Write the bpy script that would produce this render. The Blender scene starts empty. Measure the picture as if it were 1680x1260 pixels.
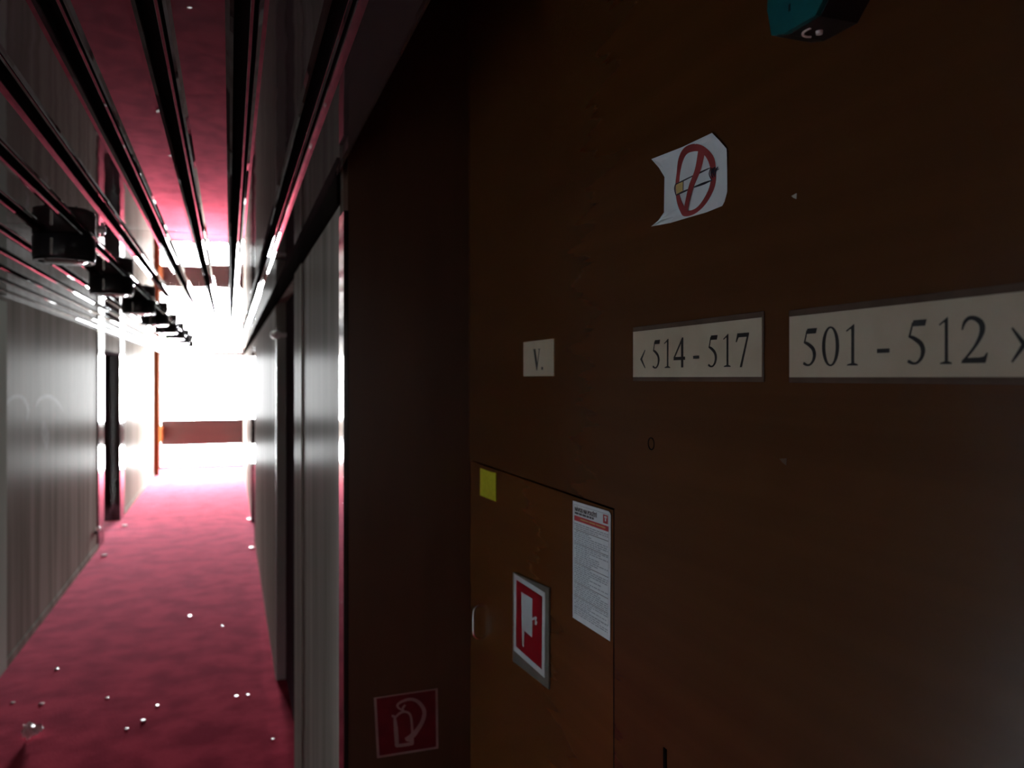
import bpy, bmesh, math, random
from mathutils import Vector

# ------------------------------------------------------------------ camera, sky, exposure
F = 1310.0                      # focal length in pixels of the 1680 wide frame
TH = math.atan(463.0 / F)       # the camera is turned right of the corridor axis
CS, SN = math.cos(TH), math.sin(TH)
EYE, CEIL = 1.81, 2.303         # eye height, ceiling height
XL, XR, XA = -1.32, 0.26, 0.573  # corridor left wall, corridor right wall, wall with the signs
YS, YE = 1.945, 17.3            # step face, window at the end of the corridor

scene = bpy.context.scene
COL = scene.collection
cd = bpy.data.cameras.new('camera'); cam = bpy.data.objects.new('camera', cd); COL.objects.link(cam)
cam.location = (0, 0, EYE); cam.rotation_euler = (math.radians(90), 0, -TH)
cd.sensor_width = 36; cd.lens = F / 1680 * 36; cd.shift_y = -10 / 1680
cd.clip_start = 0.02; cd.clip_end = 200
cd.dof.use_dof = True; cd.dof.focus_distance = 1.06; cd.dof.aperture_fstop = 5.0; cd.dof.aperture_blades = 7
scene.camera = cam

SKY = 325.0
world = bpy.data.worlds.new('overcast_sky'); scene.world = world; world.use_nodes = True
bg = world.node_tree.nodes['Background']; bg.inputs[0].default_value = (0.97, 0.99, 1.0, 1); bg.inputs[1].default_value = SKY

def portal(name, loc, rot, sx, sy):
    ld = bpy.data.lights.new(name, 'AREA'); ld.shape = 'RECTANGLE'; ld.size = sx; ld.size_y = sy
    ld.cycles.is_portal = True
    o = bpy.data.objects.new(name, ld); COL.objects.link(o); o.location = loc; o.rotation_euler = rot
    return o
portal('window_portal', ((XL + XR) / 2, YE + 0.12, CEIL / 2), (math.radians(-90), 0, 0), 1.6, 2.28)
portal('added_lobby_portal', (-2.7, 4.72, 1.5), (math.radians(-90), 0, 0), 1.0, 1.1)  # sky portal for the window of the added, unseen lobby

vs = scene.view_settings
vs.view_transform = 'Standard'; vs.look = 'None'; vs.exposure = 0.0; vs.gamma = 1.0; vs.use_curve_mapping = False
scene.cycles.max_bounces = 14; scene.cycles.diffuse_bounces = 8; scene.cycles.glossy_bounces = 6
scene.cycles.transparent_max_bounces = 12
scene.cycles.caustics_reflective = True

# ------------------------------------------------------------------ picture measurements -> places
def wall_pt(u, v, x=XA):
    """point of the sign wall (plane X = x) seen at u, v"""
    t = (u - 840) / F
    r = (CS - t * SN) / (t * CS + SN)
    zc = x * (SN + r * CS)
    return Vector((x, x * r, EYE + (620 - v) * zc / F))
def step_pt(u, v, y=YS):
    t = (u - 840) / F
    x = y * (SN + t * CS) / (CS - t * SN)
    zc = x * SN + y * CS
    return Vector((x, y, EYE + (620 - v) * zc / F))
def floor_pt(u, v, z=0.0):
    zc = F * (EYE - z) / (v - 620); xc = (u - 840) * zc / F
    return Vector((xc * CS + zc * SN, -xc * SN + zc * CS, z))

# ------------------------------------------------------------------ materials
MATS = {}
def mat(name, color, rough=0.5, metallic=0.0, ior=1.5, coat=0.0, spec=0.5):
    m = bpy.data.materials.new(name); m.use_nodes = True
    b = m.node_tree.nodes['Principled BSDF']
    b.inputs['Base Color'].default_value = (*color, 1); b.inputs['Roughness'].default_value = rough
    b.inputs['Metallic'].default_value = metallic; b.inputs['IOR'].default_value = ior
    b.inputs['Coat Weight'].default_value = coat; b.inputs['Coat Roughness'].default_value = 0.12
    b.inputs['Specular IOR Level'].default_value = spec
    MATS[name] = m
    return m, m.node_tree, b
def noise_mix(name, c1, c2, scale, rough=0.5, detail=4, lo=0.35, hi=0.65, bump=0.0, bump_scale=None, **kw):
    """two colours mixed by a noise stretched with scale = (x, y, z); optional fine bump"""
    m, nt, b = mat(name, c1, rough, **kw)
    N, L = nt.nodes, nt.links
    tc = N.new('ShaderNodeNewGeometry'); mp = N.new('ShaderNodeMapping'); mp.inputs['Scale'].default_value = scale
    L.new(tc.outputs['Position'], mp.inputs['Vector'])
    nz = N.new('ShaderNodeTexNoise'); nz.inputs['Scale'].default_value = 1.0; nz.inputs['Detail'].default_value = detail
    L.new(mp.outputs[0], nz.inputs['Vector'])
    rp = N.new('ShaderNodeValToRGB'); rp.color_ramp.elements[0].position = lo; rp.color_ramp.elements[1].position = hi
    rp.color_ramp.elements[0].color = (*c1, 1); rp.color_ramp.elements[1].color = (*c2, 1)
    L.new(nz.outputs['Fac'], rp.inputs['Fac']); L.new(rp.outputs['Color'], b.inputs['Base Color'])
    if bump:
        n2 = N.new('ShaderNodeTexNoise'); n2.inputs['Detail'].default_value = 3; n2.inputs['Scale'].default_value = 1.0
        m2 = N.new('ShaderNodeMapping'); m2.inputs['Scale'].default_value = bump_scale or scale
        L.new(tc.outputs['Position'], m2.inputs['Vector']); L.new(m2.outputs[0], n2.inputs['Vector'])
        bp = N.new('ShaderNodeBump'); bp.inputs['Strength'].default_value = 1.0; bp.inputs['Distance'].default_value = bump
        L.new(n2.outputs['Fac'], bp.inputs['Height']); L.new(bp.outputs['Normal'], b.inputs['Normal'])
    return m
noise_mix('carpet', (0.30, 0.021, 0.045), (0.52, 0.048, 0.085), (4.5, 4.5, 4.5), 1.0, 9, 0.36, 0.62, 0.003, (90, 90, 90), spec=0.0)
noise_mix('laminate', (0.17, 0.155, 0.134), (0.32, 0.30, 0.268), (7, 7, 0.45), 0.55, 8, 0.3, 0.7, 0.0001, (60, 60, 3), spec=0.0, coat=0.018)
noise_mix('dark_wood', (0.080, 0.029, 0.008), (0.106, 0.039, 0.011), (9, 0.8, 22), 0.26, 6, 0.25, 0.75)
noise_mix('cabinet_wood', (0.108, 0.038, 0.009), (0.140, 0.050, 0.012), (9, 0.8, 22), 0.26, 6, 0.25, 0.75)
noise_mix('step_wood', (0.065, 0.032, 0.019), (0.105, 0.05, 0.028), (10, 10, 1.2), 0.3, 6, 0.25, 0.75)
noise_mix('ceiling_lacquer', (0.030, 0.020, 0.021), (0.042, 0.028, 0.029), (5, 1, 5), 0.012, 3, 0.3, 0.7, 0.0009, (4.0, 3.0, 1), ior=1.58)
noise_mix('gap_black', (0.006, 0.005, 0.005), (0.012, 0.01, 0.01), (5, 2, 5), 0.7, spec=0.0)
noise_mix('void_black', (0.005, 0.004, 0.004), (0.010, 0.008, 0.007), (3, 3, 3), 0.8, spec=0.0)
noise_mix('gloss_frame', (0.018, 0.012, 0.011), (0.03, 0.02, 0.018), (4, 4, 1), 0.09)
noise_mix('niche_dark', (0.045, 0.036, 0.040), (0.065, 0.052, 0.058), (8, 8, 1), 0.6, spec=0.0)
noise_mix('jamb_green', (0.30, 0.33, 0.31), (0.38, 0.41, 0.38), (6, 6, 1), 0.45)
noise_mix('pale_trim', (0.38, 0.42, 0.38), (0.44, 0.48, 0.43), (8, 8, 1), 0.6, spec=0.0)
noise_mix('pale_door', (0.38, 0.40, 0.38), (0.44, 0.46, 0.44), (8, 8, 1), 0.6, spec=0.0)
noise_mix('brown_post', (0.13, 0.036, 0.013), (0.17, 0.05, 0.018), (14, 14, 1), 0.6, spec=0.0)
noise_mix('brown_rail', (0.028, 0.0075, 0.0055), (0.036, 0.0095, 0.007), (2, 6, 12), 0.4)
noise_mix('white_paint', (0.72, 0.72, 0.70), (0.80, 0.80, 0.78), (4, 4, 4), 0.45)
noise_mix('plaster', (0.50, 0.55, 0.58), (0.58, 0.64, 0.67), (4, 4, 4), 0.8)  # bluish surfaces of the added lobby, tinting the light it sends out
noise_mix('cream_card', (0.56, 0.50, 0.36), (0.62, 0.56, 0.42), (20, 20, 20), 0.3)
noise_mix('holder_plastic', (0.10, 0.07, 0.052), (0.13, 0.09, 0.068), (20, 20, 20), 0.12)
noise_mix('paper_white', (0.76, 0.87, 0.91), (0.82, 0.93, 0.96), (30, 30, 30), 0.6)
noise_mix('sheet_white', (0.78, 0.90, 0.94), (0.84, 0.95, 0.98), (40, 40, 40), 0.35)
noise_mix('ink', (0.012, 0.012, 0.014), (0.02, 0.02, 0.022), (40, 40, 40), 0.5)
noise_mix('ink_blue', (0.010, 0.014, 0.035), (0.016, 0.022, 0.05), (40, 40, 40), 0.5)
noise_mix('ink_grey', (0.36, 0.46, 0.51), (0.44, 0.54, 0.59), (60, 60, 60), 0.5)
noise_mix('ink_dark', (0.07, 0.10, 0.12), (0.09, 0.12, 0.15), (60, 60, 60), 0.5)
noise_mix('marker_red', (0.27, 0.028, 0.030), (0.36, 0.052, 0.055), (30, 30, 30), 0.6)
noise_mix('sheet_red', (0.50, 0.04, 0.055), (0.60, 0.07, 0.08), (60, 60, 60), 0.4)
noise_mix('filter_yellow', (0.62, 0.48, 0.17), (0.70, 0.55, 0.22), (60, 60, 60), 0.6)
noise_mix('sign_red', (0.27, 0.003, 0.012), (0.34, 0.006, 0.018), (25, 25, 25), 0.3)
noise_mix('sign_white', (0.55, 0.64, 0.66), (0.62, 0.70, 0.72), (25, 25, 25), 0.35)
noise_mix('sign_plate', (0.13, 0.135, 0.115), (0.17, 0.175, 0.15), (25, 25, 25), 0.3)
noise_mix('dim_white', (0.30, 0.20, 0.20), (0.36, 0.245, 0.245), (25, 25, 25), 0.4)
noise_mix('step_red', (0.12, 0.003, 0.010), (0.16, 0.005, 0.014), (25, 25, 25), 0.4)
noise_mix('note_yellow', (0.50, 0.50, 0.012), (0.58, 0.58, 0.03), (80, 80, 80), 0.6)
noise_mix('teal_plastic', (0.003, 0.10, 0.108), (0.006, 0.125, 0.132), (20, 20, 20), 0.4)
noise_mix('black_plastic', (0.008, 0.009, 0.011), (0.016, 0.017, 0.02), (20, 20, 20), 0.35)
noise_mix('lamp_black', (0.010, 0.012, 0.016), (0.018, 0.020, 0.026), (20, 20, 20), 0.3)
noise_mix('lens_glass', (0.08, 0.08, 0.075), (0.12, 0.12, 0.11), (20, 20, 20), 0.15)
noise_mix('chrome', (0.45, 0.44, 0.43), (0.55, 0.54, 0.52), (20, 20, 20), 0.22, metallic=1.0)
noise_mix('chalk', (0.25, 0.245, 0.235), (0.37, 0.365, 0.355), (30, 30, 30), 0.55, spec=0.0, coat=0.022)
MATS['chalk'].node_tree.nodes['Principled BSDF'].inputs['Coat Roughness'].default_value = 0.3
noise_mix('chip_white', (0.78, 0.75, 0.73), (0.88, 0.86, 0.84), (60, 60, 60), 0.3)

def sheen(name, w, rough, tint):
    b = MATS[name].node_tree.nodes['Principled BSDF']
    b.inputs['Sheen Weight'].default_value = w; b.inputs['Sheen Roughness'].default_value = rough; b.inputs['Sheen Tint'].default_value = (*tint, 1)
sheen('carpet', 0.5, 0.22, (1.0, 0.44, 0.57))
MATS['laminate'].node_tree.nodes['Principled BSDF'].inputs['Coat Roughness'].default_value = 0.3
def pane_mat():
    m = bpy.data.materials.new('window_glass'); m.use_nodes = True; nt = m.node_tree; N, L = nt.nodes, nt.links
    N.remove(N['Principled BSDF'])
    tr = N.new('ShaderNodeBsdfTransparent'); gl = N.new('ShaderNodeBsdfGlossy'); gl.inputs['Roughness'].default_value = 0.03
    fr = N.new('ShaderNodeFresnel'); fr.inputs['IOR'].default_value = 1.45; mx = N.new('ShaderNodeMixShader')
    L.new(fr.outputs[0], mx.inputs[0]); L.new(tr.outputs[0], mx.inputs[1]); L.new(gl.outputs[0], mx.inputs[2])
    L.new(mx.outputs[0], N['Material Output'].inputs['Surface']); MATS['window_glass'] = m
pane_mat()

# ------------------------------------------------------------------ mesh helpers (world coordinates in, object origin at the base)
def build(name, verts, faces, material, parent=None, smooth=False, bevel=0.0, label=None):
    vs_ = [Vector(v) for v in verts]
    lo = Vector([min(v[i] for v in vs_) for i in range(3)]); hi = Vector([max(v[i] for v in vs_) for i in range(3)])
    base = Vector(((lo.x + hi.x) / 2, (lo.y + hi.y) / 2, lo.z))
    me = bpy.data.meshes.new(name); me.from_pydata([v - base for v in vs_], [], faces); me.update()
    bm = bmesh.new(); bm.from_mesh(me)
    bmesh.ops.recalc_face_normals(bm, faces=bm.faces)
    if bevel: bmesh.ops.bevel(bm, geom=bm.edges[:], offset=bevel, segments=2, affect='EDGES', profile=0.5)
    bm.to_mesh(me); bm.free()
    if smooth:
        for p in me.polygons: p.use_smooth = True
    me.materials.append(MATS[material])
    o = bpy.data.objects.new(name, me); COL.objects.link(o)
    if parent is not None:
        o.parent = parent; o.location = base - world_loc(parent)
    else: o.location = base
    if label: o['label'] = label
    return o
def world_loc(o):
    l = o.location.copy()
    while o.parent is not None:
        o = o.parent; l += o.location
    return l
def empty(name, loc):
    o = bpy.data.objects.new(name, None); COL.objects.link(o); o.location = loc; o.empty_display_size = 0.05
    return o
def tag(o, label, cat=None, group=None, kind=None):
    o['label'] = label
    if cat: o['category'] = cat
    if group: o['group'] = group
    if kind: o['kind'] = kind
    return o
def struct(o, label=None):
    o['kind'] = 'structure'
    if label: o['label'] = label
    return o
BOXF = [(0, 1, 3, 2), (4, 6, 7, 5), (0, 4, 5, 1), (2, 3, 7, 6), (0, 2, 6, 4), (1, 5, 7, 3)]
def box_vf(x0, x1, y0, y1, z0, z1):
    return [(x, y, z) for x in (x0, x1) for y in (y0, y1) for z in (z0, z1)], BOXF
def join(*vfs):
    V, Fc = [], []
    for v, f in vfs:
        k = len(V); V += list(v); Fc += [tuple(i + k for i in q) for q in f]
    return V, Fc
def box(name, b, material, parent=None, bevel=0.0, **kw):
    v, f = box_vf(*b); return build(name, v, f, material, parent, bevel=bevel, **kw)
def boxes(name, bs, material, parent=None, **kw):
    v, f = join(*[box_vf(*b) for b in bs]); return build(name, v, f, material, parent, **kw)
def prism(pts, d):
    """closed slab: polygon of 3-D points pushed along d"""
    n = len(pts); d = Vector(d); V = [Vector(p) for p in pts] + [Vector(p) + d for p in pts]
    return V, [tuple(range(n)), tuple(range(2 * n - 1, n - 1, -1))] + [(i, (i + 1) % n, n + (i + 1) % n, n + i) for i in range(n)]
def catmull(P, closed=False, k=6):
    out = []; n = len(P); segs = n if closed else n - 1
    g = (lambda i: P[i % n]) if closed else (lambda i: P[min(max(i, 0), n - 1)])
    for i in range(segs):
        a, b, c, d = g(i - 1), g(i), g(i + 1), g(i + 2)
        for s in range(k):
            t = s / k
            out.append(tuple(0.5 * (2 * b[j] + (c[j] - a[j]) * t + (2 * a[j] - 5 * b[j] + 4 * c[j] - d[j]) * t * t + (3 * b[j] - a[j] - 3 * c[j] + d[j]) * t ** 3) for j in range(len(b))))
    if not closed: out.append(tuple(P[-1]))
    return out
def ribbon2(P, smooth=True, closed=False, k=6):
    """2-D stroke of varying width: (x, y, w) -> two rails"""
    Q = catmull(P, closed, k) if smooth else [tuple(p) for p in P]
    n = len(Q); A, B = [], []
    for i, (x, y, w) in enumerate(Q):
        p, q = (Q[(i - 1) % n], Q[(i + 1) % n]) if closed else (Q[max(i - 1, 0)], Q[min(i + 1, n - 1)])
        dx, dy = q[0] - p[0], q[1] - p[1]; l = math.hypot(dx, dy) or 1
        nx, ny = -dy / l, dx / l
        A.append((x + nx * w / 2, y + ny * w / 2)); B.append((x - nx * w / 2, y - ny * w / 2))
    return A, B
def ribbon_slab(P, place, d, smooth=True, closed=False, k=6):
    A, B = ribbon2(P, smooth, closed, k); n = len(A); d = Vector(d)
    V = []
    for a, b in zip(A, B):
        pa, pb = place(*a), place(*b); V += [pa, pb, pa + d, pb + d]
    Fc = []
    for i in range(n if closed else n - 1):
        p, q = 4 * i, 4 * ((i + 1) % n)
        Fc += [(p, p + 1, q + 1, q), (p + 2, q + 2, q + 3, p + 3), (p, q, q + 2, p + 2), (p + 1, p + 3, q + 3, q + 1)]
    if not closed:
        e = 4 * (n - 1); Fc += [(0, 2, 3, 1), (e, e + 1, e + 3, e + 2)]
    return V, Fc
def poly_slab(P, place, d): return prism([place(*p) for p in P], d)
def lathe(prof, cx, cy, n=32):
    """profile (r, z) turned about the vertical through cx, cy"""
    V, Fc = [], []
    for r, z in prof:
        for i in range(n):
            a = 2 * math.pi * i / n; V.append((cx + r * math.cos(a), cy + r * math.sin(a), z))
    for j in range(len(prof) - 1):
        for i in range(n): Fc.append((j * n + i, j * n + (i + 1) % n, (j + 1) * n + (i + 1) % n, (j + 1) * n + i))
    Fc.append(tuple(range(n))); Fc.append(tuple(range(len(prof) * n - 1, (len(prof) - 1) * n - 1, -1)))
    return V, Fc
def tube(path, r, n=10):
    V, Fc = [], []; path = [Vector(p) for p in path]
    for i, p in enumerate(path):
        t = (path[min(i + 1, len(path) - 1)] - path[max(i - 1, 0)]).normalized()
        a = t.cross(Vector((0.3, 1, 0.2))).normalized(); b = t.cross(a)
        for k in range(n):
            g = 2 * math.pi * k / n; V.append(p + a * r * math.cos(g) + b * r * math.sin(g))
    for i in range(len(path) - 1):
        for k in range(n): Fc.append((i * n + k, i * n + (k + 1) % n, (i + 1) * n + (k + 1) % n, (i + 1) * n + k))
    Fc.append(tuple(range(n))); Fc.append(tuple(range(len(V) - 1, len(V) - n - 1, -1)))
    return V, Fc

# ------------------------------------------------------------------ the shell
struct(box('floor', (XL - 0.32, 1.2, -3.2, YE + 0.25, -0.12, 0.0), 'carpet'), 'worn crimson carpet running down the corridor')

# left wall: opening to the added lobby near the camera, a pale closed door, the long panelled stretch, a door niche, the last stretch
TOP = CEIL + 0.25
wl = struct(boxes('wall_left', [(XL - 0.3, XL, -3.0, 0.5, 0, TOP), (XL - 0.3, XL, 1.9, 4.45, 0, TOP), (XL - 0.3, XL, 4.45, 5.5, 2.05, TOP),
    (XL - 0.3, XL, 5.5, 9.43, 0, TOP), (XL - 0.3, XL, 9.82, 11.2, 2.12, TOP), (XL - 0.3, XL, 11.6, 16.12, 0, TOP),
    (XL - 0.3, XL, 0.5, 1.9, 2.1, TOP)], 'laminate'), 'grey-beige laminate panel wall with vertical grain')
struct(box('wall_left_reveal', (XL - 0.3, XL - 0.02, 16.2, YE + 0.2, 0, TOP), 'white_paint'), 'white painted reveal beside the end window')
d1 = struct(box('door_1', (XL - 0.06, XL - 0.015, 4.48, 5.47, 0.004, 2.045), 'pale_door'), 'pale closed door in the left wall')
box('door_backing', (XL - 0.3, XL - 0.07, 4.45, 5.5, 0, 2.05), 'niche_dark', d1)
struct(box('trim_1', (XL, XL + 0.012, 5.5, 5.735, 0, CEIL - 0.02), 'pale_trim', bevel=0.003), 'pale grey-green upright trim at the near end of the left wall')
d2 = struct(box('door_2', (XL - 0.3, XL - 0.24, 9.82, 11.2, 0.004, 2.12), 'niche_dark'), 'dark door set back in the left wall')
for nm, b in (('door_frame', (XL - 0.24, XL + 0.012, 9.43, 9.82, 0, CEIL - 0.01)), ('door_frame', (XL - 0.24, XL + 0.012, 11.2, 11.6, 0, CEIL - 0.01)), ('lintel', (XL - 0.2, XL, 9.82, 11.2, 2.09, 2.12))):
    box(nm, b, 'gloss_frame' if nm == 'door_frame' else 'niche_dark', d2, bevel=0.004)
for y0, y1 in ((5.735, 9.43), (11.6, 16.12)):
    struct(box('baseboard_left', (XL, XL + 0.012, y0, y1, 0, 0.055), 'laminate', bevel=0.003), 'narrow skirting strip along the foot of the left wall')

# pale chalky smears on the left wall
def left_pt(u, v):
    zc = F * XL / (CS * (u - 377)); return Vector((XL, (zc - XL * SN) / CS, EYE + (620 - v) * zc / F))
for L in ([(4, 690, 3), (8, 668, 5), (20, 652, 6), (36, 652, 6), (46, 672, 5), (42, 692, 2)], [(58, 668, 2), (66, 654, 5), (80, 650, 6), (94, 660, 5), (104, 676, 2)], [(70, 690, 3), (74, 712, 14), (76, 738, 3)], [(2, 735, 4), (5, 750, 6), (4, 764, 2)]):
    build('chalk_smear', *ribbon_slab(L, left_pt, (0.0006, 0, 0), k=5), 'chalk', wl)

# right wall of the corridor
wr = struct(boxes('wall_right', [(XR, XR + 0.34, 2.03, 3.45, 0, TOP), (XR + 0.17, XR + 0.34, 3.45, 5.02, 0, TOP), (XR, XR + 0.17, 3.45, 5.02, 2.26, TOP),
    (XR, XR + 0.34, 5.02, 9.24, 0, TOP), (XR, XR + 0.34, 9.24, 10.5, 2.12, TOP), (XR, XR + 0.34, 10.5, YE + 0.2, 0, TOP)], 'laminate'), 'grey-beige laminate wall on the right of the corridor')
struct(boxes('wall_step', [(XR + 0.008, XA + 0.3, YS, 2.03, 0, 2.98), (0.225, XR + 0.008, YS, 2.03, CEIL + 0.04, 2.98)], 'step_wood'), 'dark brown return wall facing the viewer')
struct(box('trim_2', (XR - 0.002, XR + 0.01, YS - 0.001, 2.034, 0, CEIL - 0.09), 'gloss_frame', bevel=0.002), 'glossy corner strip catching the window light')
struct(box('trim_3', (XR - 0.006, XR + 0.002, 3.10, 3.45, 0, 2.26), 'laminate', bevel=0.002), 'flat upright door casing on the right wall')
struct(box('dark_strip', (XR - 0.008, XR + 0.004, 2.03, YE, CEIL - 0.06, CEIL + 0.05), 'void_black', bevel=0.002), 'dark strip between right wall and ceiling')  # flat black band along the head of the right wall
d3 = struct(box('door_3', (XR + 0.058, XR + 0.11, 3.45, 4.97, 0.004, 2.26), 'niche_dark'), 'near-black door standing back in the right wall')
box('door_frame', (XR + 0.001, XR + 0.16, 4.97, 5.02, 0, 2.06), 'jamb_green', d3, bevel=0.003, label='dark grey-green jamb')
box('transom', (XR + 0.001, XR + 0.16, 4.97, 5.02, 2.06, 2.26), 'laminate', d3)
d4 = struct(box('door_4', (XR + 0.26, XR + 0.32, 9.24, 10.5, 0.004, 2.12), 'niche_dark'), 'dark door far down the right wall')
box('door_frame', (XR - 0.006, XR + 0.25, 9.16, 9.24, 0, 2.16), 'gloss_frame', d4, bevel=0.003)
box('door_frame', (XR - 0.006, XR + 0.25, 10.5, 10.58, 0, 2.16), 'gloss_frame', d4, bevel=0.003)

# wall with the signs: brown varnished veneer, with a flush cabinet door let into it
CY0 = wall_pt(1007, 840).y; CZ = wall_pt(1007, 836).z
struct(boxes('wall_alcove', [(XA, XA + 0.3, -3.0, CY0 - 0.002, 0, 2.95), (XA, XA + 0.3, CY0 - 0.002, YS, CZ + 0.002, 2.95), (XA, XA + 0.3, CY0 - 0.002, YS, 0, 0.45),
    (XA + 0.06, XA + 0.3, CY0 - 0.002, YS, 0.45, CZ + 0.002)], 'dark_wood'), 'varnished dark brown wood wall carrying the signs')
struct(box('wall_back', (-1.7, XA + 0.3, -3.2, -3.0, 0, 2.95), 'dark_wood'), 'dark wood wall behind the viewer')
struct(box('ceiling_alcove', (0.24, XA + 0.3, -3.0, 2.03, 2.9, 3.0), 'void_black'), 'black recess above the sign wall')
struct(box('wall_bulkhead', (0.232, 0.243, -3.0, YS, CEIL + 0.012, 2.95), 'void_black'), 'black edge of the lowered ceiling')

# lobby added out of view on the left to light the sign wall
LW0, LW1, LZ0, LZ1 = -3.2, -2.2, 1.0, 2.0
struct(boxes('wall_added_lobby', [(-5.6, -5.5, -2.8, 4.6, 0, TOP), (-5.6, XL - 0.3, -3.0, -2.8, 0, TOP), (-5.6, LW0, 4.6, 4.7, 0, TOP), (LW1, XL - 0.3, 4.6, 4.7, 0, TOP),
    (LW0, LW1, 4.6, 4.7, 0, LZ0), (LW0, LW1, 4.6, 4.7, LZ1, TOP)], 'plaster'), 'plain plaster walls of the added, unseen lobby')
struct(box('floor_added_lobby', (-5.6, XL - 0.32, -3.0, 4.7, -0.12, 0.0), 'plaster'), 'pale stone floor of the added, unseen lobby')
struct(box('ceiling_added_lobby', (-5.6, XL - 0.3, -3.0, 4.7, CEIL + 0.1, TOP + 0.02), 'plaster'), 'plain ceiling of the added, unseen lobby')
w2 = struct(boxes('window_added', [(LW0, LW0 + 0.03, 4.62, 4.68, LZ0, LZ1), (LW1 - 0.03, LW1, 4.62, 4.68, LZ0, LZ1), (LW0, LW1, 4.62, 4.68, LZ0, LZ0 + 0.03), (LW0, LW1, 4.62, 4.68, LZ1 - 0.03, LZ1)], 'white_paint'), 'window added in the unseen lobby to light the sign wall')
box('pane', (LW0 + 0.03, LW1 - 0.03, 4.648, 4.652, LZ0 + 0.03, LZ1 - 0.03), 'window_glass', w2)

# ceiling: dark slab above, glossy lacquered lamellas below it, black recessed strips in the gaps
ceil = struct(box('ceiling', (XL - 0.3, 0.243, -3.0, YE + 0.2, CEIL + 0.06, CEIL + 0.2), 'void_black'), 'low ceiling of glossy dark lamellas')
MOD, PW = 0.122, 0.091
JOINTS = [-3.0, 2.93, 7.9, 12.9, YE]
def lamella(x0, x1, y0, y1, z, sag):
    s0, s1 = 0.012, 0.0035                       # the long edges turn up gently, then go straight up
    prof = [(x0, z + 0.035), (x0, z + s1 + 0.002), (x0 + 0.001, z + s1), (x0 + s0 * 0.5, z + 0.0012), (x0 + s0, z),
            (x1 - s0, z), (x1 - s0 * 0.5, z + 0.0012), (x1 - 0.001, z + s1), (x1, z + s1 + 0.002), (x1, z + 0.035)]
    n = len(prof); V = []; K = 6
    for k in range(K + 1):
        t = k / K; s = sag * math.sin(math.pi * t)
        V += [(x, y0 + (y1 - y0) * t, zz - s) for x, zz in prof]
    Fc = [tuple(range(n)), tuple(range(len(V) - 1, len(V) - n - 1, -1))]
    for k in range(K):
        for i in range(n): Fc.append((k * n + i, k * n + (i + 1) % n, (k + 1) * n + (i + 1) % n, (k + 1) * n + i))
    return V, Fc
rnd = random.Random(4)
for i in range(-11, 2):
    x0 = 0.037 + MOD * i
    for j in range(len(JOINTS) - 1):
        V, Fc = lamella(max(x0, XL + 0.004), x0 + PW, JOINTS[j] + 0.0015, JOINTS[j + 1] - 0.0015, CEIL, rnd.uniform(0.0, 0.004))
        p = build('ceiling_panel', V, Fc, 'ceiling_lacquer', ceil)
    g0 = x0 - (MOD - PW)
    if g0 > XL:
        s = build('gap_strip', *box_vf(g0 - 0.002, x0 + 0.002, -3.0, YE, CEIL + 0.026, CEIL + 0.03), 'gap_black', ceil)
        box('gap_bead', (g0 + 0.020, g0 + 0.026, -3.0, YE, CEIL + 0.007, CEIL + 0.026), 'ceiling_lacquer', ceil, bevel=0.001)

# end window: full-height glazing with a brown rail, a brown post on the left
FR = [(XL - 0.02, XR, YE, YE + 0.06, CEIL - 0.05, CEIL + 0.06), (XL - 0.02, XR, YE, YE + 0.06, 0, 0.05),
      (XL - 0.02, XL + 0.03, YE, YE + 0.06, 0.05, CEIL - 0.05), (XR - 0.04, XR, YE, YE + 0.06, 0.05, CEIL - 0.05)]
w1 = struct(boxes('window_1', FR, 'white_paint'), 'bright full-height window closing the corridor')
RZ0, RZ1 = 0.455, 0.972
box('pane', (XL + 0.03, XR - 0.04, YE + 0.028, YE + 0.033, RZ1, CEIL - 0.05), 'window_glass', w1)
box('pane', (XL + 0.03, XR - 0.04, YE + 0.028, YE + 0.033, 0.05, RZ0), 'window_glass', w1)
rail = box('rail', (XL + 0.035, XR + 0.0, YE - 0.03, YE + 0.04, RZ0, RZ1), 'brown_rail', w1, bevel=0.01, label='broad brown rail across the glazing')
box('rail_bracket', (XL - 0.01, XL + 0.08, 16.2, YE - 0.01, 0.58, 0.86), 'brown_post', w1, bevel=0.006)
struct(box('trim_5', (XL - 0.035, XL + 0.08, 16.12, 16.2, 0, CEIL), 'brown_post', bevel=0.004), 'orange-brown upright post at the far end of the left wall')

# ------------------------------------------------------------------ cabinet let into the sign wall
cab = empty('hydrant_cabinet', (XA + 0.03, (CY0 + YS) / 2, 0.45))
tag(cab, 'flush brown wooden cabinet door with a chrome pull beside the dark return wall', 'cabinet')
box('door', (XA + 0.001, XA + 0.02, CY0 + 0.0015, YS - 0.006, 0.455, CZ - 0.0015), 'cabinet_wood', cab, bevel=0.0008)
box('seam', (XA + 0.0008, XA + 0.02, CY0 - 0.0018, CY0 + 0.0035, 0.455, CZ), 'gap_black', cab)
box('cabinet_body', (XA + 0.03, XA + 0.058, CY0, YS - 0.004, 0.452, CZ), 'void_black', cab)
hp = wall_pt(788, 1046); hz0, hz1 = EYE - 0.632, EYE - 0.551
V, Fc = tube(catmull([(XA + 0.004, hp.y, hz0), (XA - 0.006, hp.y, hz0 + 0.001), (XA - 0.016, hp.y, hz0 + 0.012), (XA - 0.017, hp.y, (hz0 + hz1) / 2), (XA - 0.016, hp.y, hz1 - 0.012), (XA - 0.006, hp.y, hz1 - 0.001), (XA + 0.004, hp.y, hz1)], k=5), 0.0032)
build('handle', V, Fc, 'chrome', cab, smooth=True, label='small chrome pull handle')
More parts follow.
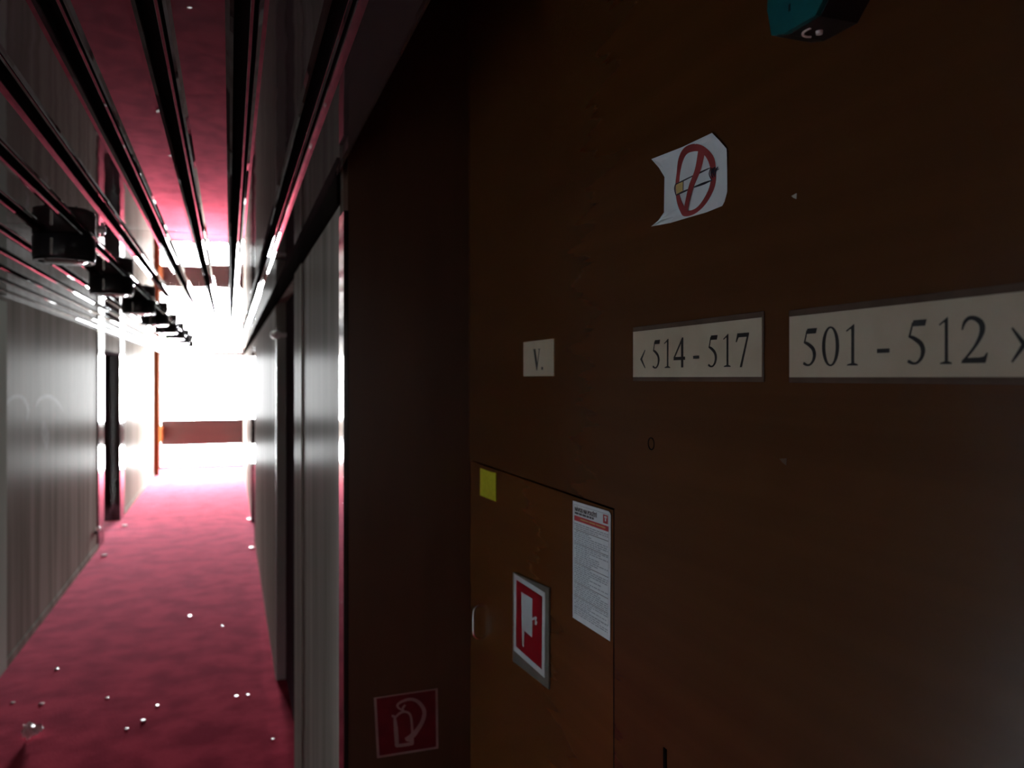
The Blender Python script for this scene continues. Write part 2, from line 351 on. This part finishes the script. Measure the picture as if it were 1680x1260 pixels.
box('key_slot', (XA - 0.0012, XA + 0.0005, wall_pt(1094, 1240).y, wall_pt(1089, 1240).y, EYE - 0.60, EYE - 0.517), 'gap_black', None, bevel=0.0003)
tag(bpy.data.objects['key_slot'], 'short black upright slot low in the brown wall', 'slot')

# ------------------------------------------------------------------ number signs
def circle_pts(cx, cy, rx, ry, n=28): return [(cx + rx * math.cos(2 * math.pi * i / n), cy + ry * math.sin(2 * math.pi * i / n)) for i in range(n)]
GLYPH = {
 '5': dict(poly=[[(0.26, 0.86), (0.33, 1.0), (0.97, 1.0), (0.90, 0.86)]],
           rib=[[(0.30, 0.95, 0.07), (0.21, 0.78, 0.07), (0.12, 0.62, 0.08)],
                [(0.10, 0.625, 0.03), (0.22, 0.625, 0.13), (0.45, 0.565, 0.17), (0.70, 0.46, 0.19), (0.80, 0.32, 0.20), (0.73, 0.16, 0.15), (0.52, 0.05, 0.09), (0.30, 0.035, 0.09), (0.14, 0.07, 0.13), (0.05, 0.085, 0.10)]]),
 '0': dict(ring=([(0.5, 0.5, 0.5, 0.5)], [(0.5, 0.5, 0.31, 0.455)])),
 '1': dict(poly=[[(0.46, 0.03), (0.70, 0.03), (0.70, 1.0), (0.64, 1.0), (0.46, 0.93)], [(0.0, 0.86), (0.05, 0.83), (0.40, 0.90), (0.50, 0.86), (0.66, 0.985), (0.66, 1.0)],
                 [(0.10, 0.0), (1.0, 0.0), (1.0, 0.028), (0.74, 0.06), (0.42, 0.06), (0.10, 0.028)]]),
 '2': dict(rib=[[(0.04, 0.70, 0.04), (0.13, 0.85, 0.10), (0.30, 0.935, 0.13), (0.52, 0.925, 0.15), (0.74, 0.83, 0.19), (0.80, 0.69, 0.20), (0.71, 0.52, 0.15), (0.48, 0.31, 0.09), (0.20, 0.12, 0.07), (0.04, 0.03, 0.06)]],
           poly=[[(0.0, 0.0), (0.91, 0.0), (1.0, 0.20), (0.95, 0.21), (0.86, 0.135), (0.70, 0.115), (0.14, 0.11)]]),
 '4': dict(poly=[[(0.66, 0.0), (0.85, 0.0), (0.85, 1.0), (0.74, 1.0), (0.66, 0.9)], [(0.0, 0.25), (1.0, 0.25), (1.0, 0.36), (0.0, 0.36)]],
           rib=[[(0.80, 0.985, 0.09), (0.045, 0.335, 0.08)]]),
 '7': dict(poly=[[(0.13, 1.0), (1.0, 1.0), (1.0, 0.955), (0.47, 0.0), (0.31, 0.0), (0.84, 0.88), (0.22, 0.88), (0.06, 0.74), (0.0, 0.75)]]),
 'V': dict(poly=[[(0.05, 1.0), (0.30, 1.0), (0.60, 0.28), (0.55, 0.0), (0.47, 0.0)], [(0.47, 0.0), (0.55, 0.0), (0.92, 1.0), (0.84, 1.0)],
                 [(0.0, 0.97), (0.40, 0.97), (0.40, 1.0), (0.0, 1.0)], [(0.70, 0.97), (1.0, 0.97), (1.0, 1.0), (0.70, 1.0)]]),
 '-': dict(poly=[[(0, 0), (1, 0), (1, 1), (0, 1)]]),
 '.': dict(poly=[circle_pts(0.5, 0.5, 0.5, 0.5, 14)]),
 '<': dict(poly=[[(0.0, 0.5), (0.92, 1.0), (1.0, 0.96), (0.38, 0.5), (1.0, 0.04), (0.92, 0.0)]]),
 '>': dict(poly=[[(1.0, 0.5), (0.08, 1.0), (0.0, 0.96), (0.62, 0.5), (0.0, 0.04), (0.08, 0.0)]]),
}
def glyph(ch, u0, u1, v0, v1, xf, parent):
    """ink of one character, standing on the card's face at X = xf"""
    a, b = wall_pt(u0, v1), wall_pt(u1, v1)
    c0, c1 = wall_pt((u0 + u1) / 2, v1), wall_pt((u0 + u1) / 2, v0)
    Wd, H = a.y - b.y, c1.z - c0.z
    asp = Wd / H
    place = lambda x, y: Vector((xf, a.y - x * Wd, c0.z + y * H))
    d = (-0.00025, 0, 0); g = GLYPH[ch]; parts = []
    k = 0
    for P in g.get('poly', []):
        dd = (-0.00025 - 0.00004 * k, 0, 0); k += 1; parts.append(poly_slab(P, place, dd))
    pm = lambda x, y: place(x / asp, y)
    for R in g.get('rib', []):
        # stroke widths are given against the glyph width; work in units of the height
        parts.append(ribbon_slab([(x * asp, y, w * asp if w > 0.1 else w * asp * 1.1) for x, y, w in R], pm, (-0.00025 - 0.00004 * k, 0, 0), smooth=len(R) > 2)); k += 1
    if 'ring' in g:
        (o,), (i_,) = g['ring']; O, I = circle_pts(*o), circle_pts(*i_); n = len(O)
        V = []
        for p, q in zip(O, I):
            V += [place(*p), place(*q), place(*p) + Vector(d), place(*q) + Vector(d)]
        Fc = []
        for i in range(n):
            p, q = 4 * i, 4 * ((i + 1) % n)
            Fc += [(p, p + 1, q + 1, q), (p + 2, q + 2, q + 3, p + 3), (p, q, q + 2, p + 2), (p + 1, p + 3, q + 3, q + 1)]
        parts.append((V, Fc))
    V, Fc = join(*parts)
    return build('numeral' if ch.isdigit() else 'letter' if ch == 'V' else 'mark', V, Fc, 'ink', parent)
def card(name, u0, u1, vt0, vt1, vb, holder, label, chars, cat='sign'):
    """white card in a slightly larger plastic holder"""
    y0, y1 = wall_pt(u0, 600).y, wall_pt(u1, 600).y
    z0 = wall_pt(u0, vb).z; zt = (wall_pt(u0, vt0).z + wall_pt(u1, vt1).z) / 2
    root = empty(name, (XA, (y0 + y1) / 2, z0)); tag(root, label, cat, 'number signs on the brown wall')
    xf = XA - 0.0012
    if holder:
        box('holder', (XA - 0.0016, XA, y1 - 0.002, y0 + 0.002, z0 - 0.006, zt + 0.007), 'holder_plastic', root, bevel=0.0004)
        xf = XA - 0.0024
    box('card', (xf, XA - 0.0002, y1, y0, z0, zt), 'cream_card', root)
    for ch, a, b, c, d in chars: glyph(ch, a, b, c, d, xf, root)
    return root
card('floor_sign', 859.5, 909.5, 561, 556, 617.3, False, 'small square cream card reading V. on the brown wall', [('V', 875.7, 887.5, 572.5, 607.5), ('.', 889, 892, 601.6, 607)])
card('room_sign', 1041, 1252.5, 544.2, 521.3, 618.7, True, 'cream room sign reading 514 - 517 with an arrow pointing left',
     [('<', 1052.8, 1061.2, 574, 604.5), ('5', 1072.9, 1085.8, 558, 605), ('1', 1092.4, 1102, 556, 603.7), ('4', 1107.9, 1126.5, 554.2, 603), ('-', 1140, 1149.7, 583.6, 588.5),
      ('5', 1164, 1180.6, 550.3, 603), ('1', 1189.5, 1201.4, 548, 602), ('7', 1210, 1231.7, 546.4, 602.5)])
card('room_sign', 1298, 1735, 519.5, 472.6, 619, True, 'larger cream room sign reading 501 - 512 with an arrow pointing right',
     [('5', 1320, 1344.3, 539, 601), ('0', 1351.9, 1380, 535.5, 601), ('1', 1391.4, 1410.5, 532.4, 599.8), ('-', 1442.4, 1462.9, 572, 579),
      ('5', 1491.4, 1524.8, 525, 598.6), ('1', 1544.3, 1565.2, 520.7, 597.4), ('2', 1580.5, 1624.8, 516.4, 595.7), ('>', 1663, 1690, 536, 595)])

# ------------------------------------------------------------------ torn no-smoking drawing
Z6 = lambda x, y, lift=0.0: wall_pt(1060 + x / 6.63, 200 + y / 6.63, XA) - Vector((lift, 0, 0))
outline = [(88, 408), (400, 275), (735, 122), (815, 205), (895, 295), (890, 520), (890, 760), (860, 870), (835, 915), (660, 985), (470, 1040), (280, 1100), (128, 1143), (170, 1075), (208, 985), (205, 790), (208, 600), (150, 500)]
cx_, cy_ = 540, 640
def curl(x, y):                      # the loose corners lift off the wall
    d = max(0.0, math.hypot((x - cx_) / 400, (y - cy_) / 520) - 0.92)
    return 0.0012 + 0.04 * d * d
ns = empty('no_smoking_sign', wall_pt(1140, 374)); tag(ns, 'torn white paper with a hand-drawn red no-smoking symbol', 'sign')
N_ = len(outline); V = []; Fc = []
RINGS = [0.0, 0.35, 0.65, 0.85, 1.0]
for ri in RINGS[1:]:
    for x, y in outline:
        px, py = cx_ + (x - cx_) * ri, cy_ + (y - cy_) * ri
        V.append(Z6(px, py, curl(px, py)))
for x_ in range(len(RINGS) - 2):
    for i in range(N_): Fc.append((x_ * N_ + i, x_ * N_ + (i + 1) % N_, (x_ + 1) * N_ + (i + 1) % N_, (x_ + 1) * N_ + i))
V.append(Z6(cx_, cy_, curl(cx_, cy_))); Fc += [(len(V) - 1, (i + 1) % N_, i) for i in range(N_)]
nv = len(V); V += [v + Vector((0.0002, 0, 0)) for v in V]; Fc += [tuple(i + nv for i in reversed(f)) for f in Fc]
o0 = (len(RINGS) - 2) * N_
Fc += [(o0 + i, o0 + (i + 1) % N_, nv + o0 + (i + 1) % N_, nv + o0 + i) for i in range(N_)]
build('paper', V, Fc, 'paper_white', ns)
OUT = [(530, 240), (640, 268), (740, 370), (768, 490), (770, 640), (735, 765), (650, 905), (540, 1000), (430, 1028), (385, 978), (345, 860), (332, 700), (345, 560), (365, 400), (425, 285)]
INN = [(530, 322), (600, 328), (665, 385), (708, 490), (715, 630), (688, 745), (615, 875), (545, 945), (465, 965), (420, 910), (382, 820), (370, 700), (380, 560), (410, 430), (455, 350)]
O, I = catmull(OUT, True, 4), catmull(INN, True, 4); V = []; Fc = []
for p, q in zip(O, I): V += [Z6(*p, 0.0018), Z6(*q, 0.0018), Z6(*p, 0.0014), Z6(*q, 0.0014)]
n = len(O)
for i in range(n):
    p, q = 4 * i, 4 * ((i + 1) % n)
    Fc += [(p, p + 1, q + 1, q), (p + 2, q + 2, q + 3, p + 3), (p, q, q + 2, p + 2), (p + 1, p + 3, q + 3, q + 1)]
build('red_ring', V, Fc, 'marker_red', ns)
ZP = lambda l: (lambda x, y: Z6(x, y, l))
DX = (-0.0001, 0, 0)
build('cigarette', *poly_slab([(335, 690), (525, 590), (715, 500), (705, 570), (728, 640), (540, 712), (342, 795)], ZP(0.00185), DX), 'paper_white', ns)
build('filter_tip', *poly_slab([(335, 690), (417, 645), (414, 752), (345, 792)], ZP(0.00195), DX), 'filter_yellow', ns)
lines = [[(332, 682, 10), (430, 635, 14), (525, 588, 12)], [(583, 562, 18), (650, 530, 16), (722, 497, 6)], [(340, 798, 10), (410, 765, 20), (472, 738, 14)], [(535, 712, 14), (640, 672, 26), (735, 634, 8)],
         [(420, 642, 8), (417, 748, 8)], [(334, 684, 8), (324, 730, 9), (340, 798, 8)], [(720, 500, 8), (703, 570, 10), (732, 640, 10)], [(738, 505, 12), (725, 560, 16), (745, 610, 12)], [(765, 492, 14), (745, 545, 22), (765, 600, 10)], [(800, 490, 8), (775, 530, 20), (770, 580, 8)], [(735, 545, 12), (775, 530, 10), (812, 512, 6)]]
build('ink_lines', *join(*[ribbon_slab(L, ZP(0.0020 + 0.00003 * k), DX) for k, L in enumerate(lines)]), 'ink_blue', ns)
build('red_slash', *ribbon_slab([(622, 318, 76), (580, 520, 62), (510, 700, 54), (470, 850, 46), (445, 975, 44)], ZP(0.0024), DX), 'marker_red', ns)

# ------------------------------------------------------------------ instruction sheet on the cabinet door
SC = [wall_pt(*p) for p in ((940.5, 821.5), (1002.4, 839.8), (1001.4, 1052), (940.3, 1013))]
def sheet(x, y, l=0.0):
    p = SC[0] * (1 - x) * (1 - y) + SC[1] * x * (1 - y) + SC[2] * x * y + SC[3] * (1 - x) * y
    return p - Vector((l, 0, 0))
sh = empty('instruction_sheet', (SC[3] + SC[2]) / 2); tag(sh, 'printed instruction sheet with a red band on the cabinet door', 'notice')
SP = lambda l: (lambda x, y: sheet(x, y, l))
def rect(x0, x1, y0, y1): return [(x0, y0), (x1, y0), (x1, y1), (x0, y1)]
build('paper', *poly_slab([(0, 0), (0.95, 0), (0.985, 0.012), (1, 0.03), (1, 1), (0, 1)], SP(0.0), (-0.0008, 0, 0)), 'sheet_white', sh)
D2 = (-0.00008, 0, 0)
def bars(name, rs, m, l=0.0008):
    return build(name, *join(*[poly_slab(rect(*r), SP(l), D2) for r in rs]), m, sh)
bars('red_band', [(0.045, 0.955, 0.118, 0.160)], 'sheet_red')
bars('logo', [(0.82, 0.94, 0.035, 0.103)], 'sheet_red')
bars('logo_mark', [(0.85, 0.91, 0.045, 0.060), (0.865, 0.895, 0.062, 0.085)], 'sheet_white', 0.0009)
bars('border', [(0.035, 0.955, 0.024, 0.027), (0.035, 0.043, 0.024, 0.965), (0.955, 0.963, 0.024, 0.89), (0.035, 0.955, 0.885, 0.888)], 'ink_grey')
rnd = random.Random(11)
rows, dark = [], []
y = 0.180
k = 0
while y < 0.955:
    if k in (3, 9, 18, 27, 33):
        dark.append((0.05, 0.95, y, y + 0.0045)); y += 0.011
    x = 0.055 + (0.03 if rnd.random() < 0.3 else 0.0); end = rnd.choice((0.45, 0.7, 0.92, 0.94, 0.94))
    while x < end:
        w = rnd.uniform(0.03, 0.11); rows.append((x, min(x + w, 0.945), y, y + 0.0085)); x += w + 0.018
    y += 0.0172; k += 1
bars('text_line', rows, 'ink_grey'); bars('rule', dark, 'ink_dark')
x = 0.06; sub = []
while x < 0.56:
    w = rnd.uniform(0.05, 0.12); sub.append((x, min(x + w, 0.58), 0.087, 0.104)); x += w + 0.014
bars('subtitle_line', sub, 'ink_dark')
bars('band_line', [(0.22, 0.44, 0.132, 0.142), (0.46, 0.62, 0.132, 0.142), (0.64, 0.88, 0.132, 0.142)], 'filter_yellow', 0.0009)
def font_mesh(text):
    cu = bpy.data.curves.new('heading_curve', 'FONT'); cu.body = text; cu.size = 1; cu.offset = 0.0; cu.resolution_u = 2
    o = bpy.data.objects.new('heading_curve', cu); COL.objects.link(o)
    bpy.context.view_layer.update()
    me = o.evaluated_get(bpy.context.evaluated_depsgraph_get()).to_mesh()
    V = [tuple(v.co) for v in me.vertices]; Fc = [tuple(p.vertices) for p in me.polygons]
    bpy.data.objects.remove(o); bpy.data.curves.remove(cu)
    return V, Fc
V, Fc = font_mesh('NÁVOD NA POUŽITÍ')
mx = max(v[0] for v in V); my = 0.95
NV = len(V)
HV = [sheet(0.055 + dx + 0.60 * v[0] / mx, 0.079 - 0.047 * v[1] / my, 0.00092 + dx * 0.004) for dx in (0.0, 0.005, 0.010) for v in V]
build('heading', HV, [tuple(i + k * NV for i in f) for k in range(3) for f in Fc], 'ink', sh)

# ------------------------------------------------------------------ hose sign, yellow note
hs = empty('hose_sign', wall_pt(872, 1120)); tag(hs, 'red and white fire hose cabinet sign on a grey plate', 'sign')
WP = lambda l: (lambda u, v: wall_pt(u, v) - Vector((l, 0, 0)))
build('plate', *poly_slab([(843.5, 939), (903, 965), (902.5, 1131), (843.2, 1084)], WP(0), (-0.003, 0, 0)), 'sign_plate', hs)
build('white_border', *poly_slab([(846, 940.8), (897, 972), (896, 1112), (845.5, 1066.5)], WP(0.003), (-0.0006, 0, 0)), 'sign_white', hs)
build('red_field', *poly_slab([(849.8, 951), (892.6, 978.5), (891.6, 1098), (849.4, 1060)], WP(0.0036), (-0.0002, 0, 0)), 'sign_red', hs)
build('pictogram', *join(poly_slab([(858, 970.5), (876.4, 982), (875.8, 1045.3), (863, 1034.5), (862.4, 1061), (860, 1059.5), (859, 1032)], WP(0.0038), (-0.0002, 0, 0)),
    poly_slab([(876.3, 1013), (880, 1012), (880.5, 1016), (876.3, 1017.5)], WP(0.0038), (-0.0002, 0, 0)),
    poly_slab([(879.5, 1012), (882, 1010.5), (884, 1013), (882.5, 1018), (884.5, 1020), (883, 1025.5), (880.5, 1024), (881, 1018.5)], WP(0.0038), (-0.0002, 0, 0))), 'sign_white', hs)
yn = build('yellow_note', *poly_slab([(788.1, 767.8), (806, 774.5), (813.8, 775.7), (813.8, 823), (788.1, 812.5)], WP(0.0), (-0.0006, 0, 0)), 'note_yellow')
tag(yn, 'small bright yellow sticker near the corner of the brown wall', 'sticker')

# ------------------------------------------------------------------ extinguisher sign on the dark return wall
ES = lambda l: (lambda x, y: step_pt(560 + x / 5.729, 1040 + y / 5.729) - Vector((0, l, 0)))
es = empty('extinguisher_sign', step_pt(666, 1243)); tag(es, 'dim red square fire extinguisher sign on the dark return wall', 'sign')
DY = (0, -0.0006, 0)
build('white_border', *poly_slab([(305, 600), (905, 510), (912, 1075), (335, 1168)], ES(0), (0, -0.001, 0)), 'dim_white', es)
build('red_field', *poly_slab([(330, 607), (883, 526), (890, 1058), (357, 1142)], ES(0.001), (0, -0.0003, 0)), 'step_red', es)
strokes = [[(500, 770, 22), (512, 900, 40), (522, 1055, 36)], [(512, 1050, 30), (600, 1040, 30), (672, 1025, 34)], [(505, 785, 18), (550, 742, 22), (600, 730, 20), (645, 758, 22), (662, 850, 22), (668, 1030, 26)],
           [(472, 768, 24), (520, 778, 16)], [(600, 665, 16), (575, 700, 22), (590, 735, 18)], [(585, 722, 14), (535, 692, 20), (530, 660, 22), (580, 628, 24), (655, 612, 28), (725, 640, 34), (776, 715, 38), (768, 800, 38), (720, 890, 40), (660, 960, 50), (600, 990, 30)], [(610, 985, 40), (655, 985, 60)]]
build('pictogram', *join(*[ribbon_slab(s, ES(0.0013 + 0.00005 * i), (0, -0.0003, 0)) for i, s in enumerate(strokes)]), 'dim_white', es)

# ------------------------------------------------------------------ teal wall box at the top
xb = 0.5235; zb = EYE + 0.345
tb = empty('wall_alarm_box', (0.55, 0.62, zb)); tag(tb, 'teal box with black underside fixed high on the brown wall', 'alarm box')
side = [(0.690, zb + 0.035), (0.683, zb + 0.006), (0.664, zb), (0.618, zb - 0.001), (0.588, zb + 0.028), (0.575, zb + 0.15), (0.685, zb + 0.15)]
build('teal_cover', *prism([(xb, y, z) for y, z in side], (0.006, 0, 0)), 'teal_plastic', tb)
build('black_body', *prism([(xb + 0.0055, y - 0.0005, z - 0.0005) for y, z in side], (XA - xb - 0.0055, 0, 0)), 'black_plastic', tb)
V, Fc = [], []
for k, (rr, w) in enumerate(((0.0105, 0.0022),)):
    arc = [(0.548 + rr * math.cos(a), 0.648 + 1.15 * rr * math.sin(a), w) for a in [math.pi * (0.35 + 0.1 * i) for i in range(9)]]
    V, Fc = ribbon_slab(arc, lambda x, y: Vector((x, y, zb - 0.0018)), (0, 0, 0.0014), k=2)
build('socket_ring', V, Fc, 'chip_white', tb)
build('socket_pin', *lathe([(0.0032, zb - 0.004), (0.0036, zb - 0.001)], 0.5515, 0.6455, 12), 'chip_white', tb)
for (y, z, a, nm) in ((0.672, zb + 0.058, 0.010, 0), (0.640, zb + 0.035, 0.006, 1), (0.655, zb + 0.022, 0.007, 2)):
    box('mark', (xb - 0.0004, xb + 0.0002, y - 0.0012, y + 0.0012, z - a / 2, z + a / 2), 'black_plastic', tb)

# small flaws of the wood wall
for nm, u, v, w, h, m, lab in (('wall_chip', 1285, 757, 0.006, 0.004, 'holder_plastic', 'small pale chip in the brown wall under the larger room sign'), ('wall_chip', 1303, 323, 0.004, 0.003, 'pale_trim', 'tiny white chip in the brown wall right of the no-smoking paper')):
    p = wall_pt(u, v)
    c = build(nm, *prism([p + Vector((0, a, b)) for a, b in ((w, h * 0.6), (-w, h), (-w * 0.9, -h), (w * 0.2, -h * 0.3))], (-0.0005, 0, 0)), m)
    tag(c, lab, 'chip')
p = wall_pt(1068.5, 728)
V, Fc = ribbon_slab([(0.0085 * math.cos(a), 0.0085 * math.sin(a), 0.0016) for a in [2 * math.pi * i / 16 for i in range(16)]], lambda x, y: p + Vector((0, x, y)), (-0.0006, 0, 0), closed=True, k=2)
tag(build('screw_plug', V, Fc, 'gap_black'), 'small round ring mark in the brown wall below sign 514 - 517', 'ring mark')

# ------------------------------------------------------------------ ceiling lamps down the middle of the corridor
LX = -0.545
def make_lamp(y):
    root = empty('ceiling_lamp', (LX, y, CEIL - 0.085))
    z0 = CEIL - 0.085
    V, Fc = lathe([(0.089, z0 + 0.002), (0.095, z0 + 0.004), (0.098, z0 + 0.012), (0.098, CEIL - 0.006), (0.094, CEIL + 0.0005)], LX, y, 36)
    h = build('housing', V, Fc, 'lamp_black', root)
    for q in h.data.polygons: q.use_smooth = len(q.vertices) == 4
    ro, ri = 0.096, 0.081; n = 36; V, Fc = [], []
    for i in range(n):
        a = 2 * math.pi * i / n
        for r, z in ((ro, z0 + 0.003), (ro, z0 - 0.004), (ri, z0 - 0.004), (ri, z0 + 0.003)): V.append((LX + r * math.cos(a), y + r * math.sin(a), z))
    for i in range(n):
        for k in range(4): Fc.append((4 * i + k, 4 * i + (k + 1) % 4, 4 * ((i + 1) % n) + (k + 1) % 4, 4 * ((i + 1) % n) + k))
    rim = build('rim', V, Fc, 'lamp_black', root)
    for a in (0.6, 2.2, 4.2, 5.3):
        build('screw', *lathe([(0.004, z0 - 0.008), (0.0045, z0 - 0.003)], LX + 0.089 * math.cos(a), y + 0.089 * math.sin(a), 8), 'chrome', rim)
    build('lens', *lathe([(0.03, z0 - 0.010), (0.06, z0 - 0.007), (0.080, z0 + 0.003)], LX, y, 30), 'lens_glass', root, smooth=False)
    a = -math.pi / 2 - 0.22
    px, py = LX + 0.0985 * math.cos(a), y + 0.0985 * math.sin(a)
    box('clip', (px - 0.005, px + 0.005, py - 0.002, py + 0.003, z0 + 0.008, CEIL - 0.02), 'chrome', root, bevel=0.001)  # bright strip put in as the upright highlight on the drum
    return root
def copy_tree(o, parent=None):
    c = o.copy(); COL.objects.link(c); c.parent = parent
    for ch in list(o.children): copy_tree(ch, c)
    return c
ys = [3.15, 4.33, 5.55, 6.72, 7.88, 9.05, 10.2, 11.4]
order = ['nearest', 'second nearest', 'third nearest', 'fourth nearest', 'fifth nearest', 'sixth nearest', 'seventh nearest', 'farthest']
lamp = make_lamp(ys[0])
for i, y in enumerate(ys):
    o = lamp if i == 0 else copy_tree(lamp)
    o.location.y = y
    tag(o, order[i] + ' black drum lamp in the row down the corridor ceiling', 'ceiling lamp', 'black drum lamps along the corridor ceiling')

# small white clip hanging at the ceiling joint
cp = empty('ceiling_clip', (-0.40, 2.97, CEIL - 0.02)); tag(cp, 'small white plastic clip at the ceiling joint near the lamp', 'clip')
box('clip_body', (-0.412, -0.39, 2.95, 2.975, CEIL - 0.012, CEIL + 0.004), 'chip_white', cp, bevel=0.003)
box('clip_tongue', (-0.404, -0.396, 2.955, 2.962, CEIL - 0.024, CEIL - 0.008), 'chip_white', cp, bevel=0.002)
# white catch at the head of the right-hand door
dc = empty('door_catch', (XR - 0.01, 4.93, EYE + 0.235)); tag(dc, 'small white catch at the head of the black door on the right', 'door catch')
V, Fc = lathe([(0.012, EYE + 0.232), (0.026, EYE + 0.238), (0.032, EYE + 0.255), (0.028, EYE + 0.272), (0.012, EYE + 0.279)], XR - 0.004, 4.93, 20)
build('catch_knob', V, Fc, 'chip_white', dc, smooth=True)
box('catch_plate', (XR - 0.004, XR + 0.06, 4.91, 4.968, EYE + 0.243, EYE + 0.267), 'chip_white', dc, bevel=0.004)
# door stop on the left wall
ds = empty('door_stop', (XL + 0.03, 9.25, 0.21)); tag(ds, 'small door stop with a white tip low on the left wall', 'door stop')
box('stop_base', (XL, XL + 0.03, 9.235, 9.265, 0.19, 0.225), 'black_plastic', ds, bevel=0.004)
box('stop_tip', (XL + 0.012, XL + 0.05, 9.23, 9.27, 0.222, 0.262), 'chip_white', ds, bevel=0.008)

# ------------------------------------------------------------------ plaster crumbs and paper on the carpet
def crumb(u, v, size, seed, label, name='plaster_crumb', flat=0.3):
    r = random.Random(seed); p = floor_pt(u, v)
    bm = bmesh.new(); bmesh.ops.create_icosphere(bm, subdivisions=2, radius=size / 2)
    for q in bm.verts:
        k = r.uniform(0.72, 1.2); q.co = Vector((q.co.x * k, q.co.y * k * 0.9, q.co.z * k * flat))
    mz = min(q.co.z for q in bm.verts)
    tl = math.tan(max(0.0, (math.atan(EYE / p.y) - math.atan(1.2 / (YE - p.y))) / 2))
    for q in bm.verts: q.co.z = min(q.co.z, size * 0.5 * flat * 0.6 - tl * q.co.y)
    V = [q.co + p - Vector((0, 0, mz + 0.001)) for q in bm.verts]; bm.verts.index_update()
    Fc = [tuple(x.index for x in f.verts) for f in bm.faces]; bm.free()
    return tag(build(name, V, Fc, 'chip_white'), label, 'crumb', 'plaster crumbs on the red carpet')
crumb(171, 912, 0.060, 1, 'white crumb at the foot of the left wall before the dark niche')
crumb(204, 863, 0.060, 2, 'white crumb at the far foot of the dark left niche')
crumb(410, 852, 0.060, 3, 'white crumb at the foot of the far right door')
crumb(413, 899, 0.055, 4, 'white crumb by the right wall across from the left niche')
crumb(312, 1011, 0.030, 5, 'white crumb alone in the middle of the carpet')
crumb(258, 1158, 0.022, 6, 'brightest white crumb in the near carpet')
crumb(93, 1098, 0.028, 7, 'faint crumb near the left wall above the twin crumbs')
crumb(68, 1155, 0.026, 8, 'pale crumb just above the crumpled paper')
crumb(21, 1153, 0.022, 9, 'faint crumb at the left edge of the picture')
crumb(176, 1145, 0.020, 10, 'small crumb left of the brightest near crumb')
crumb(208, 1196, 0.022, 11, 'crumb at the lower left of the brightest near crumb')
crumb(235, 1183, 0.026, 12, 'long crumb just below the brightest near crumb', flat=0.4)
crumb(388, 1142, 0.020, 13, 'left one of two small crumbs near the right door')
crumb(407, 1140, 0.020, 14, 'right one of two small crumbs near the right door')
crumb(448, 1213, 0.018, 15, 'crumb at the right edge of the carpet by the black door')
crumb(365, 1027, 0.016, 16, 'tiny crumb right of the lone middle crumb')
# crumpled paper
p = floor_pt(48, 1214); r = random.Random(21)
bm = bmesh.new(); bmesh.ops.create_icosphere(bm, subdivisions=3, radius=0.03)
for q in bm.verts:
    k = 1 + 0.28 * math.sin(9 * q.co.x / 0.03 + 2 * q.co.z / 0.03) * math.cos(5 * q.co.y / 0.03) + r.uniform(-0.14, 0.14)
    q.co = Vector((q.co.x * k * 1.0, q.co.y * k * 0.8, q.co.z * k * 1.25))
    if q.co.x > 0.015: q.co.x += (q.co.x - 0.015) * 1.6; q.co.z *= 0.7
mz = min(q.co.z for q in bm.verts); V = [q.co + p - Vector((0, 0, mz + 0.002)) for q in bm.verts]; bm.verts.index_update()
Fc = [tuple(x.index for x in f.verts) for f in bm.faces]; bm.free()
tag(build('crumpled_paper', V, Fc, 'chip_white'), 'crumpled scrap of white paper in the lower left of the carpet', 'paper')
